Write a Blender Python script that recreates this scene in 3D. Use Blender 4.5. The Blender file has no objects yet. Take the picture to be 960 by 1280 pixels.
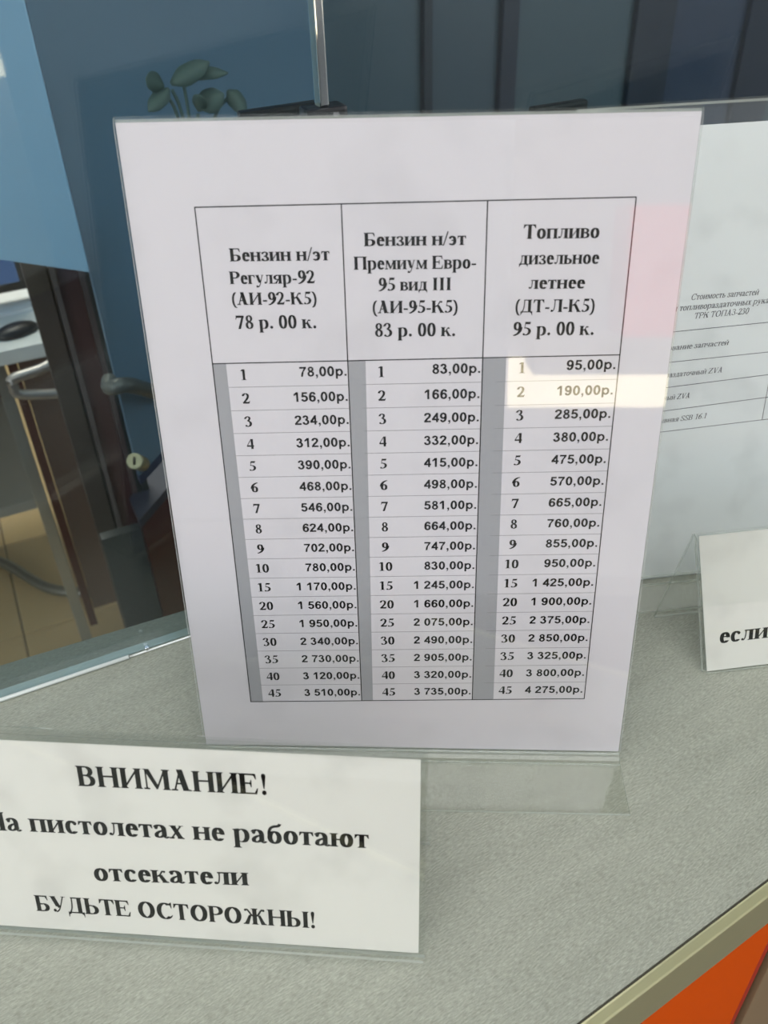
import bpy, bmesh, math, random
from mathutils import Vector, Matrix
random.seed(7)
SC = bpy.context.scene
COL = bpy.context.collection

# ---------------------------------------------------------------- camera
F_PX = 1120.0                                   # focal length in pixels of the 960 x 1280 frame
CAM = Vector((0.1166, -0.2903, 0.3801))
MR = ((0.9986, 0.0443, -0.0292), (0.0038, -0.6092, -0.7930), (-0.0529, 0.7917, -0.6086))   # rows: right, down, forward
rgt, dwn, fwd = (Vector(r).normalized() for r in MR)
cam_data = bpy.data.cameras.new('camera')
cam = bpy.data.objects.new('camera', cam_data)
COL.objects.link(cam)
m3 = Matrix((rgt, -dwn, -fwd)).transposed()
cam.matrix_world = Matrix.Translation(CAM) @ m3.to_4x4()
cam_data.sensor_width = 36
cam_data.lens = 36*F_PX/1280
cam_data.clip_start = 0.01
cam_data.dof.use_dof = True
cam_data.dof.focus_distance = 0.45
cam_data.dof.aperture_fstop = 15
SC.camera = cam

SC.cycles.transparent_max_bounces = 48
# ---------------------------------------------------------------- world, sun, window light, added fill lights, exposure
SC.view_settings.view_transform = 'Standard'
SC.view_settings.look = 'None'
SC.view_settings.gamma = 1
SC.view_settings.exposure = 0.0
world = bpy.data.worlds.new('world'); SC.world = world; world.use_nodes = True
wnt = world.node_tree; bg = wnt.nodes['Background']
sky = wnt.nodes.new('ShaderNodeTexSky'); sky.sky_type = 'NISHITA'; sky.sun_disc = False
sky.sun_elevation = math.radians(48); sky.sun_rotation = math.radians(10); sky.air_density = 1.0; sky.dust_density = 2.5
wnt.links.new(sky.outputs[0], bg.inputs[0]); bg.inputs[1].default_value = 0.30

def light(name, typ, loc, energy, color=(1,1,1), size=None, target=None, rot=None):
    ld = bpy.data.lights.new(name, typ); ld.energy = energy; ld.color = color
    if size: ld.shape = 'RECTANGLE'; ld.size, ld.size_y = size
    o = bpy.data.objects.new(name, ld); COL.objects.link(o); o.location = loc
    if target is not None: o.rotation_euler = (Vector(target)-Vector(loc)).to_track_quat('-Z', 'Y').to_euler()
    if rot: o.rotation_euler = rot
    return o
sun = light('sun', 'SUN', (0,0,8), 36.0, (1.0,0.95,0.86)); sun.data.angle = 0.009
sun.rotation_euler = Vector((0.08,-0.60,-0.80)).to_track_quat('-Z','Y').to_euler()
light('window_daylight', 'AREA', (3.15,-0.6,0.75), 36, (0.95,0.98,1.0), (2.6,1.5), target=(0,-0.4,0.55))
light('front_left_fill', 'AREA', (-2.3,-2.42,0.70), 44, (0.93,0.95,1.0), (1.3,1.5), target=(-0.6,0,0.1))  # added fill from the front left, no known source there
light('ceiling_fill', 'AREA', (0.25,-1.15,1.86), 43, (0.98,0.98,1.0), (2.2,1.4), target=(0.25,-1.15,0))  # added overhead fill that evens out sheet and counter, no fitting modelled
light('staff_side_fill', 'AREA', (-1.0,1.6,1.86), 78, (1.0,0.93,0.82), (1.2,0.8), target=(-1.0,1.6,0))  # added fill that brightens the floor and desk behind the glass

# ---------------------------------------------------------------- frames of reference
def ray(u, v): return rgt*((u-480)/F_PX) + dwn*((v-640)/F_PX) + fwd
GD, GN, GA = Vector((.8834,.4686,0)), Vector((-.4686,.8834,0)), Vector((-.1228,.0312,0))   # along the glass screen, behind it, its left foot
def G(u, d, z): return GA + GD*u + GN*d + Vector((0,0,z))
def gl(P): P = P-GA; return Vector((P.dot(GD), P.dot(GN), P.z))
def atz(u, v, z=0):            # the photograph's point u, v on the level z
    r = ray(u, v); return CAM + r*((z-CAM.z)/r.z)
def atd(u, v, d):              # ... on the upright plane a depth d behind the glass screen
    r = ray(u, v); return CAM + r*((GN.dot(GA)+d-GN.dot(CAM))/GN.dot(r))

# ---------------------------------------------------------------- materials
def lin(c):
    return tuple((x/255/12.92 if x/255 <= .04045 else ((x/255+.055)/1.055)**2.4) for x in c)
MATS = {}
def mat(name, rgb=None, rough=.5, metal=0, spec=.5, build=None, var=0.0, vscale=30, bump=0.0):
    if name in MATS: return MATS[name]
    m = bpy.data.materials.new(name); m.use_nodes = True
    nt = m.node_tree; b = nt.nodes['Principled BSDF']
    if rgb: b.inputs['Base Color'].default_value = (*lin(rgb), 1)
    b.inputs['Roughness'].default_value = rough; b.inputs['Metallic'].default_value = metal
    b.inputs['Specular IOR Level'].default_value = spec
    if var or bump:
        tc = nt.nodes.new('ShaderNodeTexCoord'); n = nt.nodes.new('ShaderNodeTexNoise'); n.inputs['Scale'].default_value = vscale; n.inputs['Detail'].default_value = 5
        nt.links.new(tc.outputs['Object'], n.inputs['Vector'])
        if var:
            mx = nt.nodes.new('ShaderNodeMix'); mx.data_type = 'RGBA'; c = lin(rgb)
            mx.inputs[6].default_value = (*[x*(1-var) for x in c], 1); mx.inputs[7].default_value = (*[min(1,x*(1+var)) for x in c], 1)
            nt.links.new(n.outputs[0], mx.inputs[0]); nt.links.new(mx.outputs[2], b.inputs['Base Color'])
        if bump:
            bp = nt.nodes.new('ShaderNodeBump'); bp.inputs['Strength'].default_value = bump; bp.inputs['Distance'].default_value = .001
            nt.links.new(n.outputs[0], bp.inputs['Height']); nt.links.new(bp.outputs[0], b.inputs['Normal'])
    if build: build(nt, b)
    MATS[name] = m; return m

def clear(name, tint, f0=.04, diffuse=0.0, dcol=(200,205,200), rough=.02):
    """thin clear sheet: tinted transmission, Schlick mirror reflection, optional milky share"""
    if name in MATS: return MATS[name]
    m = bpy.data.materials.new(name); m.use_nodes = True; nt = m.node_tree; nt.nodes.clear()
    N = nt.nodes.new; L = nt.links.new
    out = N('ShaderNodeOutputMaterial'); tr = N('ShaderNodeBsdfTransparent'); tr.inputs[0].default_value = (*tint, 1)
    gs = N('ShaderNodeBsdfGlossy'); gs.inputs['Roughness'].default_value = rough; gs.inputs[0].default_value = (1,1,1,1)
    lw = N('ShaderNodeLayerWeight'); lw.inputs['Blend'].default_value = .5
    pw = N('ShaderNodeMath'); pw.operation = 'POWER'; L(lw.outputs['Facing'], pw.inputs[0]); pw.inputs[1].default_value = 5
    ml = N('ShaderNodeMath'); ml.operation = 'MULTIPLY_ADD'; L(pw.outputs[0], ml.inputs[0]); ml.inputs[1].default_value = 1-f0; ml.inputs[2].default_value = f0
    base = tr.outputs[0]
    if diffuse:
        df = N('ShaderNodeBsdfDiffuse'); df.inputs[0].default_value = (*lin(dcol), 1)
        mx0 = N('ShaderNodeMixShader'); mx0.inputs[0].default_value = diffuse; L(tr.outputs[0], mx0.inputs[1]); L(df.outputs[0], mx0.inputs[2]); base = mx0.outputs[0]
    mx = N('ShaderNodeMixShader'); L(ml.outputs[0], mx.inputs[0]); L(base, mx.inputs[1]); L(gs.outputs[0], mx.inputs[2]); L(mx.outputs[0], out.inputs[0])
    MATS[name] = m; return m

ACR = clear('clear_acrylic', (.985,.99,.985), .04)
ACE = clear('acrylic_edge', (.88,.91,.88), .05, .30, (225,230,222), .1)
ACF = clear('acrylic_foot', (.975,.98,.97), .04, .02, (215,218,205), .03)
GLS = clear('tinted_glass', (.78,.82,.82), .05)
GLE = clear('glass_edge', (.6,.68,.64), .2, .5, (205,222,210), .05)

def counter_build(nt, b):
    N = nt.nodes.new; L = nt.links.new
    tc = N('ShaderNodeTexCoord'); mp = N('ShaderNodeMapping'); mr = N('ShaderNodeMapping'); mr.inputs['Rotation'].default_value = (0,0,math.radians(-36)); mp.inputs['Scale'].default_value = (1,4.6,1)
    L(tc.outputs['Object'], mr.inputs[0]); L(mr.outputs[0], mp.inputs[0])
    n1 = N('ShaderNodeTexNoise'); n1.inputs['Scale'].default_value = 340; n1.inputs['Detail'].default_value = 6; n1.inputs['Roughness'].default_value = .7; L(mp.outputs[0], n1.inputs['Vector'])
    n2 = N('ShaderNodeTexNoise'); n2.inputs['Scale'].default_value = 22; n2.inputs['Detail'].default_value = 4; L(mp.outputs[0], n2.inputs['Vector'])
    ad = N('ShaderNodeMath'); ad.operation = 'MULTIPLY_ADD'; L(n2.outputs[0], ad.inputs[0]); ad.inputs[1].default_value = .14
    mu = N('ShaderNodeMath'); mu.operation = 'MULTIPLY'; L(n1.outputs[0], mu.inputs[0]); mu.inputs[1].default_value = .78; L(mu.outputs[0], ad.inputs[2])
    cr = N('ShaderNodeValToRGB'); e = cr.color_ramp.elements
    e[0].position = .31; e[0].color = (*lin((122,125,113)),1); e[1].position = .62; e[1].color = (*lin((170,173,160)),1)
    k = e.new(.46); k.color = (*lin((147,150,137)),1)
    L(ad.outputs[0], cr.inputs[0]); L(cr.outputs[0], b.inputs['Base Color'])
    bp = N('ShaderNodeBump'); bp.inputs['Strength'].default_value = .12; bp.inputs['Distance'].default_value = .0005; L(n1.outputs[0], bp.inputs['Height']); L(bp.outputs[0], b.inputs['Normal'])
COUNTER = mat('counter_laminate', rough=.42, build=counter_build)

def paper_mat(name, rgb, smudge=.035):
    def bld(nt, b):
        N = nt.nodes.new; L = nt.links.new
        tc = N('ShaderNodeTexCoord'); n = N('ShaderNodeTexNoise'); n.inputs['Scale'].default_value = 34; n.inputs['Detail'].default_value = 3; L(tc.outputs['Object'], n.inputs['Vector'])
        cr = N('ShaderNodeValToRGB'); e = cr.color_ramp.elements; c = lin(rgb)
        e[0].position = .3; e[0].color = (*[x*(1-smudge*3) for x in c],1); e[1].position = .48; e[1].color = (*c,1)
        L(n.outputs[0], cr.inputs[0]); L(cr.outputs[0], b.inputs['Base Color'])
    return mat(name, rough=.75, spec=.2, build=bld)
PAPER = paper_mat('white_office_paper', (207,203,208), .018)
PAPER2 = paper_mat('white_card_paper', (214,213,206))
PAPER3 = paper_mat('cool_white_paper', (222,226,226))
INK = mat('black_print', (8,8,9), .8, spec=.05)
INKG = mat('faint_grey_print', (130,130,133), .7, spec=.2)
INKS = mat('soft_black_print', (70,70,74), .7, spec=.2)
GREY = mat('grey_printed_column', (156,156,160), .75, spec=.2, var=.06, vscale=900)

# ---------------------------------------------------------------- object helpers
def mesh_obj(name, V, F, mats, parent=None, mi=None):
    me = bpy.data.meshes.new(name); me.from_pydata([tuple(v) for v in V], [], F)
    for m in (mats if isinstance(mats, (list,tuple)) else [mats]): me.materials.append(m)
    if mi:
        for p, k in zip(me.polygons, mi): p.material_index = k
    me.update(); o = bpy.data.objects.new(name, me); COL.objects.link(o)
    if parent: o.parent = parent
    return o
def thing(name, label, cat, loc=(0,0,0), group=None):
    o = bpy.data.objects.new(name, None); COL.objects.link(o); o.location = loc; o.empty_display_size = .02
    tag(o, label, cat, group); return o
def tag(o, label=None, cat=None, group=None, kind=None):
    if label: o['label'] = label
    if cat: o['category'] = cat
    if group: o['group'] = group
    if kind: o['kind'] = kind
    return o
def reparent(o, root):            # geometry was built in world coordinates
    o.parent = root; o.matrix_parent_inverse = Matrix.Translation(-Vector(root.location)); return o
def prism(name, bottom, top, m, root=None, bev=0.0):
    """solid between two polygons of equal length (world points)"""
    n = len(bottom); V = [Vector(p) for p in bottom]+[Vector(p) for p in top]
    F = [list(range(n))[::-1], list(range(n,2*n))]+[[i,(i+1)%n,n+(i+1)%n,n+i] for i in range(n)]
    bm = bmesh.new(); vs = [bm.verts.new(v) for v in V]
    for f in F: bm.faces.new([vs[i] for i in f])
    bmesh.ops.recalc_face_normals(bm, faces=bm.faces)
    if bev: bmesh.ops.bevel(bm, geom=list(bm.edges), offset=bev, segments=2, affect='EDGES', profile=.7)
    me = bpy.data.meshes.new(name); bm.to_mesh(me); bm.free(); me.materials.append(m)
    o = bpy.data.objects.new(name, me); COL.objects.link(o)
    return reparent(o, root) if root else o
def gbox(name, u0, u1, d0, d1, z0, z1, m, root=None, bev=0.0):
    q = [(u0,d0),(u1,d0),(u1,d1),(u0,d1)]
    return prism(name, [G(u,d,z0) for u,d in q], [G(u,d,z1) for u,d in q], m, root, bev)
def wbox(name, x0, x1, y0, y1, z0, z1, m, root=None, bev=0.0):
    q = [(x0,y0),(x1,y0),(x1,y1),(x0,y1)]
    return prism(name, [(x,y,z0) for x,y in q], [(x,y,z1) for x,y in q], m, root, bev)
def obox(name, P, e1, l1, e2, l2, z0, z1, m, root=None, bev=0.0):
    """box on a ground parallelogram from P along e1, e2"""
    q = [P, P+e1*l1, P+e1*l1+e2*l2, P+e2*l2]
    return prism(name, [(p.x,p.y,z0) for p in q], [(p.x,p.y,z1) for p in q], m, root, bev)
def tube(name, pts, r, m, root=None, seg=12, smooth_path=True):
    if smooth_path and len(pts) > 2:
        P = [Vector(p) for p in pts]; Q = []
        for i in range(len(P)-1):
            a, b, c, d = P[max(i-1,0)], P[i], P[i+1], P[min(i+2,len(P)-1)]
            for k in range(6):
                t = k/6; Q.append(.5*((2*b)+(c-a)*t+(2*a-5*b+4*c-d)*t*t+(3*b-a-3*c+d)*t**3))
        Q.append(P[-1])
    else: Q = [Vector(p) for p in pts]
    V, F = [], []; up = Vector((0,0,1))
    for i, p in enumerate(Q):
        t = (Q[min(i+1,len(Q)-1)]-Q[max(i-1,0)]).normalized()
        a = t.cross(up if abs(t.z) < .95 else Vector((1,0,0))).normalized(); b = t.cross(a).normalized()
        for k in range(seg):
            an = 2*math.pi*k/seg; V.append(p+a*math.cos(an)*r+b*math.sin(an)*r)
    for i in range(len(Q)-1):
        for k in range(seg): F.append([i*seg+k, i*seg+(k+1)%seg, (i+1)*seg+(k+1)%seg, (i+1)*seg+k])
    F.append(list(range(seg))[::-1]); F.append([(len(Q)-1)*seg+k for k in range(seg)])
    o = mesh_obj(name, V, F, m)
    for p in o.data.polygons: p.use_smooth = len(p.vertices) == 4
    return reparent(o, root) if root else o
class Plane:
    """a flat frame: x along, y up the sheet, n out of it; millimetres"""
    def __init__(s, o, ex, ey): s.o = Vector(o); s.ex = ex.normalized(); s.ey = ey.normalized(); s.n = s.ex.cross(s.ey)
    def __call__(s, x, y, n=0): return s.o + s.ex*(x/1000) + s.ey*(y/1000) + s.n*(n/1000)
def profile_sheet(name, path, t, P0, ex, ey, ez, x0, x1, mats, root):
    """a bent sheet: centre line path [(a, b)] in the plane (ey, ez), thickness t, extruded from x0 to x1 along ex; ends and rims take mats[1]"""
    n = len(path); A, Bq = [], []
    for i in range(n):
        p, q = path[max(i-1,0)], path[min(i+1,n-1)]
        dx, dy = q[0]-p[0], q[1]-p[1]; L = math.hypot(dx,dy); nx, ny = -dy/L*t/2, dx/L*t/2
        A.append((path[i][0]+nx, path[i][1]+ny)); Bq.append((path[i][0]-nx, path[i][1]-ny))
    W = lambda x, p: P0 + ex*x + ey*p[0] + ez*p[1]
    V = [W(x0,p) for p in A]+[W(x0,p) for p in Bq]+[W(x1,p) for p in A]+[W(x1,p) for p in Bq]
    F, mi = [], []
    for i in range(n-1):
        F += [[i,i+1,2*n+i+1,2*n+i],[n+i+1,n+i,3*n+i,3*n+i+1]]; mi += [0,0]
        F += [[i,n+i,n+i+1,i+1],[2*n+i,2*n+i+1,3*n+i+1,3*n+i]]; mi += [1,1]
    F += [[0,2*n,3*n,n],[n-1,2*n-1,4*n-1,3*n-1]]; mi += [1,1]
    o = mesh_obj(name, V, F, mats, None, mi)
    bm = bmesh.new(); bm.from_mesh(o.data); bmesh.ops.recalc_face_normals(bm, faces=bm.faces); bm.to_mesh(o.data); bm.free()
    return reparent(o, root)
# ---------------------------------------------------------------- lettering
# A bold/regular serif drawn as vertical stems, slab serifs and broad-nib strokes, in units of 1/1000 em.
class Pen:
    def __init__(s, bold=True):
        s.B = bold
        s.W = 142 if bold else 112       # thick
        s.T = 34 if bold else 46        # thin
        s.polys = []
    def rect(s, x0, y0, x1, y1): s.polys.append([(x0,y0),(x1,y0),(x1,y1),(x0,y1)])
    def poly(s, *p): s.polys.append(list(p))
    def slab(s, x, y, up, w=None):     # serif at a stem's end; up=+1 sits above y
        w = w or s.W + 96
        h = (28 if s.B else 24)*up
        s.polys.append([(x-w/2,y),(x+w/2,y),(x+w/2,y+h),(x-w/2,y+h)])
        a = s.W/2
        s.polys.append([(x-a-26,y+h),(x+a+26,y+h),(x+a,y+h+26*up),(x-a,y+h+26*up)])
    def stem(s, x, y0, y1, top=1, bot=1):   # x is the centre
        s.rect(x-s.W/2, y0, x+s.W/2, y1)
        if top: s.slab(x, y1, -1)
        if bot: s.slab(x, y0, 1)
    def thin(s, x0, y0, x1, y1, w=None):
        w = w or s.T; dx, dy = x1-x0, y1-y0; L = math.hypot(dx,dy); a, b = -dy/L*w/2, dx/L*w/2
        s.poly((x0+a,y0+b),(x0-a,y0-b),(x1-a,y1-b),(x1+a,y1+b))
    def diag(s, x0, y0, x1, y1, w):    # w is the horizontal width
        s.poly((x0-w/2,y0),(x0+w/2,y0),(x1+w/2,y1),(x1-w/2,y1))
    def nib(s, pts, W=None, T=None):
        a, b = (W or s.W)/2, (T or s.T)/2
        n = len(pts)
        off = []
        for i in range(n):
            p, q = pts[max(i-1,0)], pts[min(i+1,n-1)]
            dx, dy = q[0]-p[0], q[1]-p[1]
            nx, ny = -dy, dx
            L = math.sqrt(a*a*nx*nx + b*b*ny*ny) or 1
            off.append((a*a*nx/L, b*b*ny/L))
        for i in range(n-1):
            (x0,y0),(x1,y1) = pts[i], pts[i+1]; (a0,b0),(a1,b1) = off[i], off[i+1]
            s.polys.append([(x0+a0,y0+b0),(x0-a0,y0-b0),(x1-a1,y1-b1),(x1+a1,y1+b1)])
    def arc(s, cx, cy, rx, ry, a0, a1, W=None, T=None, n=None):
        n = n or max(4, int(abs(a1-a0)/15))
        s.nib([(cx+rx*math.cos(math.radians(a0+(a1-a0)*i/n)), cy+ry*math.sin(math.radians(a0+(a1-a0)*i/n))) for i in range(n+1)], W, T)
    def bez(s, p, W=None, T=None, n=8):
        pts = []
        for k in range(0, len(p)-1, 3):
            a,b,c,d = p[k:k+4]
            for i in range(n+1):
                t = i/n; u = 1-t
                pts.append((u**3*a[0]+3*u*u*t*b[0]+3*u*t*t*c[0]+t**3*d[0], u**3*a[1]+3*u*u*t*b[1]+3*u*t*t*c[1]+t**3*d[1]))
        s.nib([q for i,q in enumerate(pts) if i == 0 or q != pts[i-1]], W, T)
    def dot(s, x, y, r, n=12): s.polys.append([(x+r*math.cos(6.2832*i/n), y+r*math.sin(6.2832*i/n)) for i in range(n)])

CH, XH = 662, 465
def glyph(c, p):
    """draw c into pen p, return its advance"""
    if p.B: p.W, p.T = (176, 52) if c.isupper() else ((158, 52) if not c.isdigit() else (152, 50))
    W, T = p.W, p.T; h = W/2; k = T/2
    big = c.isupper() or c.isdigit()
    H = CH if c.isupper() else XH
    def O(cx, rx, y0=-13, y1=None, W_=None):
        y1 = H+12 if y1 is None else y1
        w = W_ or W
        p.arc(cx, (y0+y1)/2, rx-w/2, (y1-y0)/2-k, 0, 360, w, None, 28)
    if c == ' ': return 250
    if c == '.': p.dot(125, 70, 80 if p.B else 55); return 250
    if c == ',': p.dot(125,70,80); p.bez([(150,60),(190,-20),(130,-110),(70,-130)],40,40); return 250
    if c == '-': p.rect(40,170,290,255 if p.B else 225); return 333
    if c == '/': p.diag(20,-20,258,680,62 if p.B else 40); return 278
    if c == '!':
        p.poly((150,190),(182,190),(240,600),(92,600)); p.dot(166,605,74); p.dot(166,66,78); return 333
    if c == '(':
        p.bez([(300,685),(60,560),(60,-50),(300,-165)],120 if p.B else 80,20,12); return 333
    if c == ')':
        p.bez([(33,685),(273,560),(273,-50),(33,-165)],120 if p.B else 80,20,12); return 333
    if c == '0': O(250,226,-13,688,W*.98); return 500
    if c == '1':
        p.rect(270-h,0,270+h,688); p.slab(270,0,1,330); p.poly((270-h,688),(80,600),(80,570),(270-h,585)); return 500
    if c == '2':
        p.bez([(60,500),(75,640),(210,700),(300,640),(400,570),(400,430),(270,270),(200,180),(130,100),(50,50)],W*.95,T)
        p.poly((40,0),(430,0),(480,165),(445,165),(425,125),(390,112),(100,112),(30,40)); return 500
    if c == '3':
        p.bez([(45,520),(80,640),(170,690),(250,665),(360,625),(350,440),(190,385)],W*.85,T)
        p.bez([(190,385),(380,360),(430,190),(340,70),(260,-20),(130,0),(80,50)],W,T); p.dot(85,62,58); return 500
    if c == '4':
        p.rect(290,0,290+W*.95,688); p.thin(310,680,35,220,44); p.rect(20,155,475,155+100*(1 if p.B else .6)); return 500
    if c == '5':
        p.poly((150,688),(425,688),(455,690),(410,565),(130,565)); p.poly((150,688),(108,345),(140,345),(180,600))
        p.bez([(110,380),(250,400),(400,340),(395,210),(390,60),(220,-20),(75,50)],W,T); p.dot(90,58,58); return 500
    if c == '6':
        p.arc(262,205,215-h,218-k,0,360,W,None,24); p.bez([(60,250),(70,480),(230,640),(465,685)],W,T)
        p.bez([(100,250),(110,430),(200,600),(440,675)],W*.8,T); return 500
    if c == '7':
        p.poly((55,688),(475,688),(475,650),(60,555),(25,480),(20,490)) if False else p.rect(45,560,475,676)
        p.poly((45,676),(45,600),(20,470),(52,470),(95,575)); p.poly((475,676),(475,640),(270,-13),(130,-13),(345,580),(420,600)); return 500
    if c == '8':
        p.arc(248,520,180-W*.4,170-k,0,360,W*.78,None,20); p.arc(250,180,212-W*.45,195-k,0,360,W*.88,None,20)
        p.bez([(130,440),(190,380),(320,330),(370,250)],W*.9,50); return 500
    if c == '9':
        p.arc(238,470,215-h,218-k,0,360,W,None,24); p.bez([(440,425),(430,195),(270,35),(35,-10)],W,T)
        p.bez([(400,425),(390,245),(300,75),(60,0)],W*.8,T); return 500
    # -------------------------------------------------- capitals
    if c in 'АA':
        p.diag(505,0,330,690,W*1.15); p.thin(130,15,345,660,T+8); p.rect(190,205,500,205+T+4)
        p.slab(120,0,1,220); p.slab(565,0,1,270); return 722
    if c == 'Б':
        p.stem(130,0,H); p.rect(130,H-T,530,H); p.poly((530,H),(560,H-190),(530,H-190),(450,H-T),(490,H))
        p.rect(130,H-325-T,330,H-325); p.bez([(320,H-340),(560,H-330),(560,k),(320,k)],W,T,10); p.rect(130,0,330,T); return 625
    if c in 'ВB':
        p.stem(130,0,H); p.rect(130,H-T,330,H); p.rect(130,332,330,332+T); p.rect(130,0,340,T)
        p.bez([(320,H-k),(540,H-k),(530,350),(320,350)],W*.95,T,10); p.bez([(330,350),(590,350),(590,k),(330,k)],W,T,10); return 667
    if c == 'Д':
        p.stem(540,T,H,1,0); p.rect(200,H-T,560,H); p.bez([(250,H-10),(240,330),(220,130),(120,T)],60,T)
        p.rect(30,0,720,T+4); p.rect(230,H-22,300,H); p.poly((30,T),(30,-150),(60,-150),(85,-60),(170,0),(170,T)); p.poly((715,T),(715,-150),(685,-150),(665,-60),(580,0),(580,T)); return 740
    if c in 'ЕE':
        p.stem(130,0,H); p.rect(130,H-T,570,H); p.poly((570,H),(595,H-180),(565,H-180),(500,H-T-10),(400,H-T),(400,H))
        p.rect(130,0,590,T); p.poly((590,0),(635,200),(600,200),(520,50),(400,T),(400,0)); p.rect(130,325,400,325+T); p.poly((400,460),(430,460),(430,225),(400,225),(370,320),(370,365)); return 667
    if c == 'Ж':
        p.stem(500,0,H); 
        for d in (-1,1):
            p.bez([(500,335),(500+d*190,345),(500+d*190,560),(500+d*330,625)],W*.45,T+14); p.dot(500+d*365,590,52)
            p.poly((500+d*130,370),(500+d*230,395),(500+d*440,0),(500+d*250,0)); p.slab(500+d*360,0,1,230)
        return 1000
    if c == 'З':
        p.bez([(60,560),(150,680),(400,700),(410,520),(410,400),(300,360),(190,355)],W*.85,T); p.bez([(190,355),(520,370),(560,20),(260,k),(140,k),(80,100),(50,180)],W,T); return 556
    if c in 'ИNZ' and c == 'И':
        p.stem(145,0,H); p.stem(633,0,H); p.poly((145+h-10,70),(145+h-10,170),(633-h+10,H-70),(633-h+10,H-170)); return 778
    if c in 'К':
        p.stem(130,0,H); p.bez([(190,340),(430,360),(400,570),(530,625)],60,T+16); p.dot(570,590,52)
        p.poly((310,360),(440,420),(710,0),(520,0)); p.slab(610,0,1,270); return 740
    if c == 'K':
        return glyph('К', p)
    if c == 'Л':
        p.stem(580,0,H); p.rect(190,H-T,600,H); p.bez([(265,H-10),(265,300),(240,60),(120,40)],56,T); p.dot(90,70,62); p.rect(190,H-22,320,H); return 715
    if c == 'М':
        p.stem(800,0,H); p.thin(130,0,130,H,T+4); p.slab(130,0,1,200); p.poly((70,H),(250,H),(520,130),(450,0)); p.rect(40,H-22,180,H); p.thin(465,20,770,H-20,T+8); p.rect(700,H-22,890,H); return 944
    if c in 'НH':
        p.stem(145,0,H); p.stem(633,0,H); p.rect(145,325,633,325+T+6); return 778
    if c in 'ОO': O(389,350,-15,677,W*1.12); return 778
    if c == 'П': p.stem(145,0,H); p.stem(633,0,H); p.rect(145,H-T,633,H); return 778
    if c in 'РP':
        p.stem(130,0,H); p.rect(130,H-T,330,H); p.rect(130,290,330,290+T); p.bez([(310,H-k),(590,H-k),(590,290+k),(310,290+k)],W,T,12); return 611
    if c in 'СC':
        p.arc(385,331,340-h,346-k,48,318,W*1.1,None,24); p.poly((640,690),(665,690),(675,450),(645,450),(590,580),(560,640)); p.thin(610,110,680,165,40); return 722
    if c in 'ТT':
        p.rect(333-h,0,333+h,H); p.slab(333,0,1); p.rect(40,H-T,626,H)
        for d in (-1,1): p.poly((333+d*298,H),(333+d*312,H-185),(333+d*282,H-185),(333+d*200,H-T-6),(333+d*120,H-T),(333+d*120,H))
        return 667
    if c == 'У':
        p.diag(330,240,150,H,W*1.1); p.rect(20,H-22,280,H); p.bez([(585,H-10),(430,260),(380,20),(220,30)],48,T+6); p.rect(500,H-22,690,H); p.dot(175,75,66); p.poly((250,300),(420,300),(390,200),(330,180)); return 700
    if c == 'Ь':
        p.stem(130,0,H); p.rect(130,340,330,340+T); p.bez([(320,340+k),(575,350),(575,k),(320,k)],W,T,10); p.rect(130,0,330,T); return 625
    if c == 'Ы':
        p.stem(130,0,H); p.rect(130,340,330,340+T); p.bez([(300,340+k),(545,350),(545,k),(300,k)],W,T,10); p.rect(130,0,310,T); p.stem(770,0,H); return 900
    if c == 'I': p.stem(195,0,H); return 389
    if c == 'Z':
        p.poly((90,H),(620,H),(200,T),(30,0),(430,H-T)) ; p.rect(60,H-T,600,H); p.rect(30,0,620,T); p.poly((60,H),(90,H),(70,H-170),(45,H-170)); p.poly((630,0),(600,0),(620,180),(648,180)); return 667
    if c == 'V':
        p.diag(350,0,170,H,W*1.1); p.thin(365,10,590,H-10,T+6); p.rect(30,H-22,290,H); p.rect(500,H-22,700,H); return 700
    if c == 'S':
        p.bez([(470,560),(400,700),(110,700),(110,500),(110,350),(460,350),(460,170),(460,-30),(130,-50),(70,170)],W,T); p.poly((470,690),(495,690),(500,470),(470,470)); p.poly((60,-15),(85,-15),(75,210),(45,210)); return 556
    # -------------------------------------------------- small letters
    if c in 'аa':
        p.rect(345-h,60,345+h,330); p.bez([(345,300),(345,480),(120,490),(85,380)],W,T); p.dot(105,365,60)
        p.bez([(330,265),(230,255),(60,190),(100,60),(150,0),(260,20),(330,110)],W*.85,T); p.bez([(345,90),(350,0),(420,-10),(480,60)],W*.55,T); return 500
    if c == 'б':
        p.arc(250,214,225-h,228-k,0,360,W,None,24); p.bez([(85,240),(60,520),(170,590),(290,600),(380,605),(410,620),(440,690)],W*.62,T+34); return 500
    if c == 'в':
        p.stem(115,0,H); p.rect(115,H-T,260,H); p.rect(115,228,270,228+T); p.rect(115,0,270,T)
        p.bez([(250,H-k),(420,H-k),(420,245),(250,245)],W*.8,T); p.bez([(260,245),(460,245),(460,k),(260,k)],W*.9,T); return 485
    if c == 'г':
        p.stem(115,0,H); p.rect(115,H-T,380,H); p.poly((385,H),(405,H-160),(378,H-160),(320,H-50),(260,H-T),(260,H)); return 420
    if c == 'д':
        p.stem(380,T,H,1,0); p.rect(130,H-T,400,H); p.bez([(175,H-10),(175,260),(160,110),(90,T)],50,T); p.rect(20,0,515,T+4)
        p.poly((20,T),(20,-125),(48,-125),(70,-50),(140,0),(140,T)); p.poly((512,T),(512,-125),(484,-125),(462,-50),(392,0),(392,T)); return 530
    if c in 'еe':
        p.arc(235,228,205-h,242-k,5,322,W,None,24); p.rect(100,245,400,245+T); p.arc(235,228,205-h*.9,242-k,-2,60,W*.9,None,8) ; return 444
    if c == 'ж':
        return 700
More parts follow.
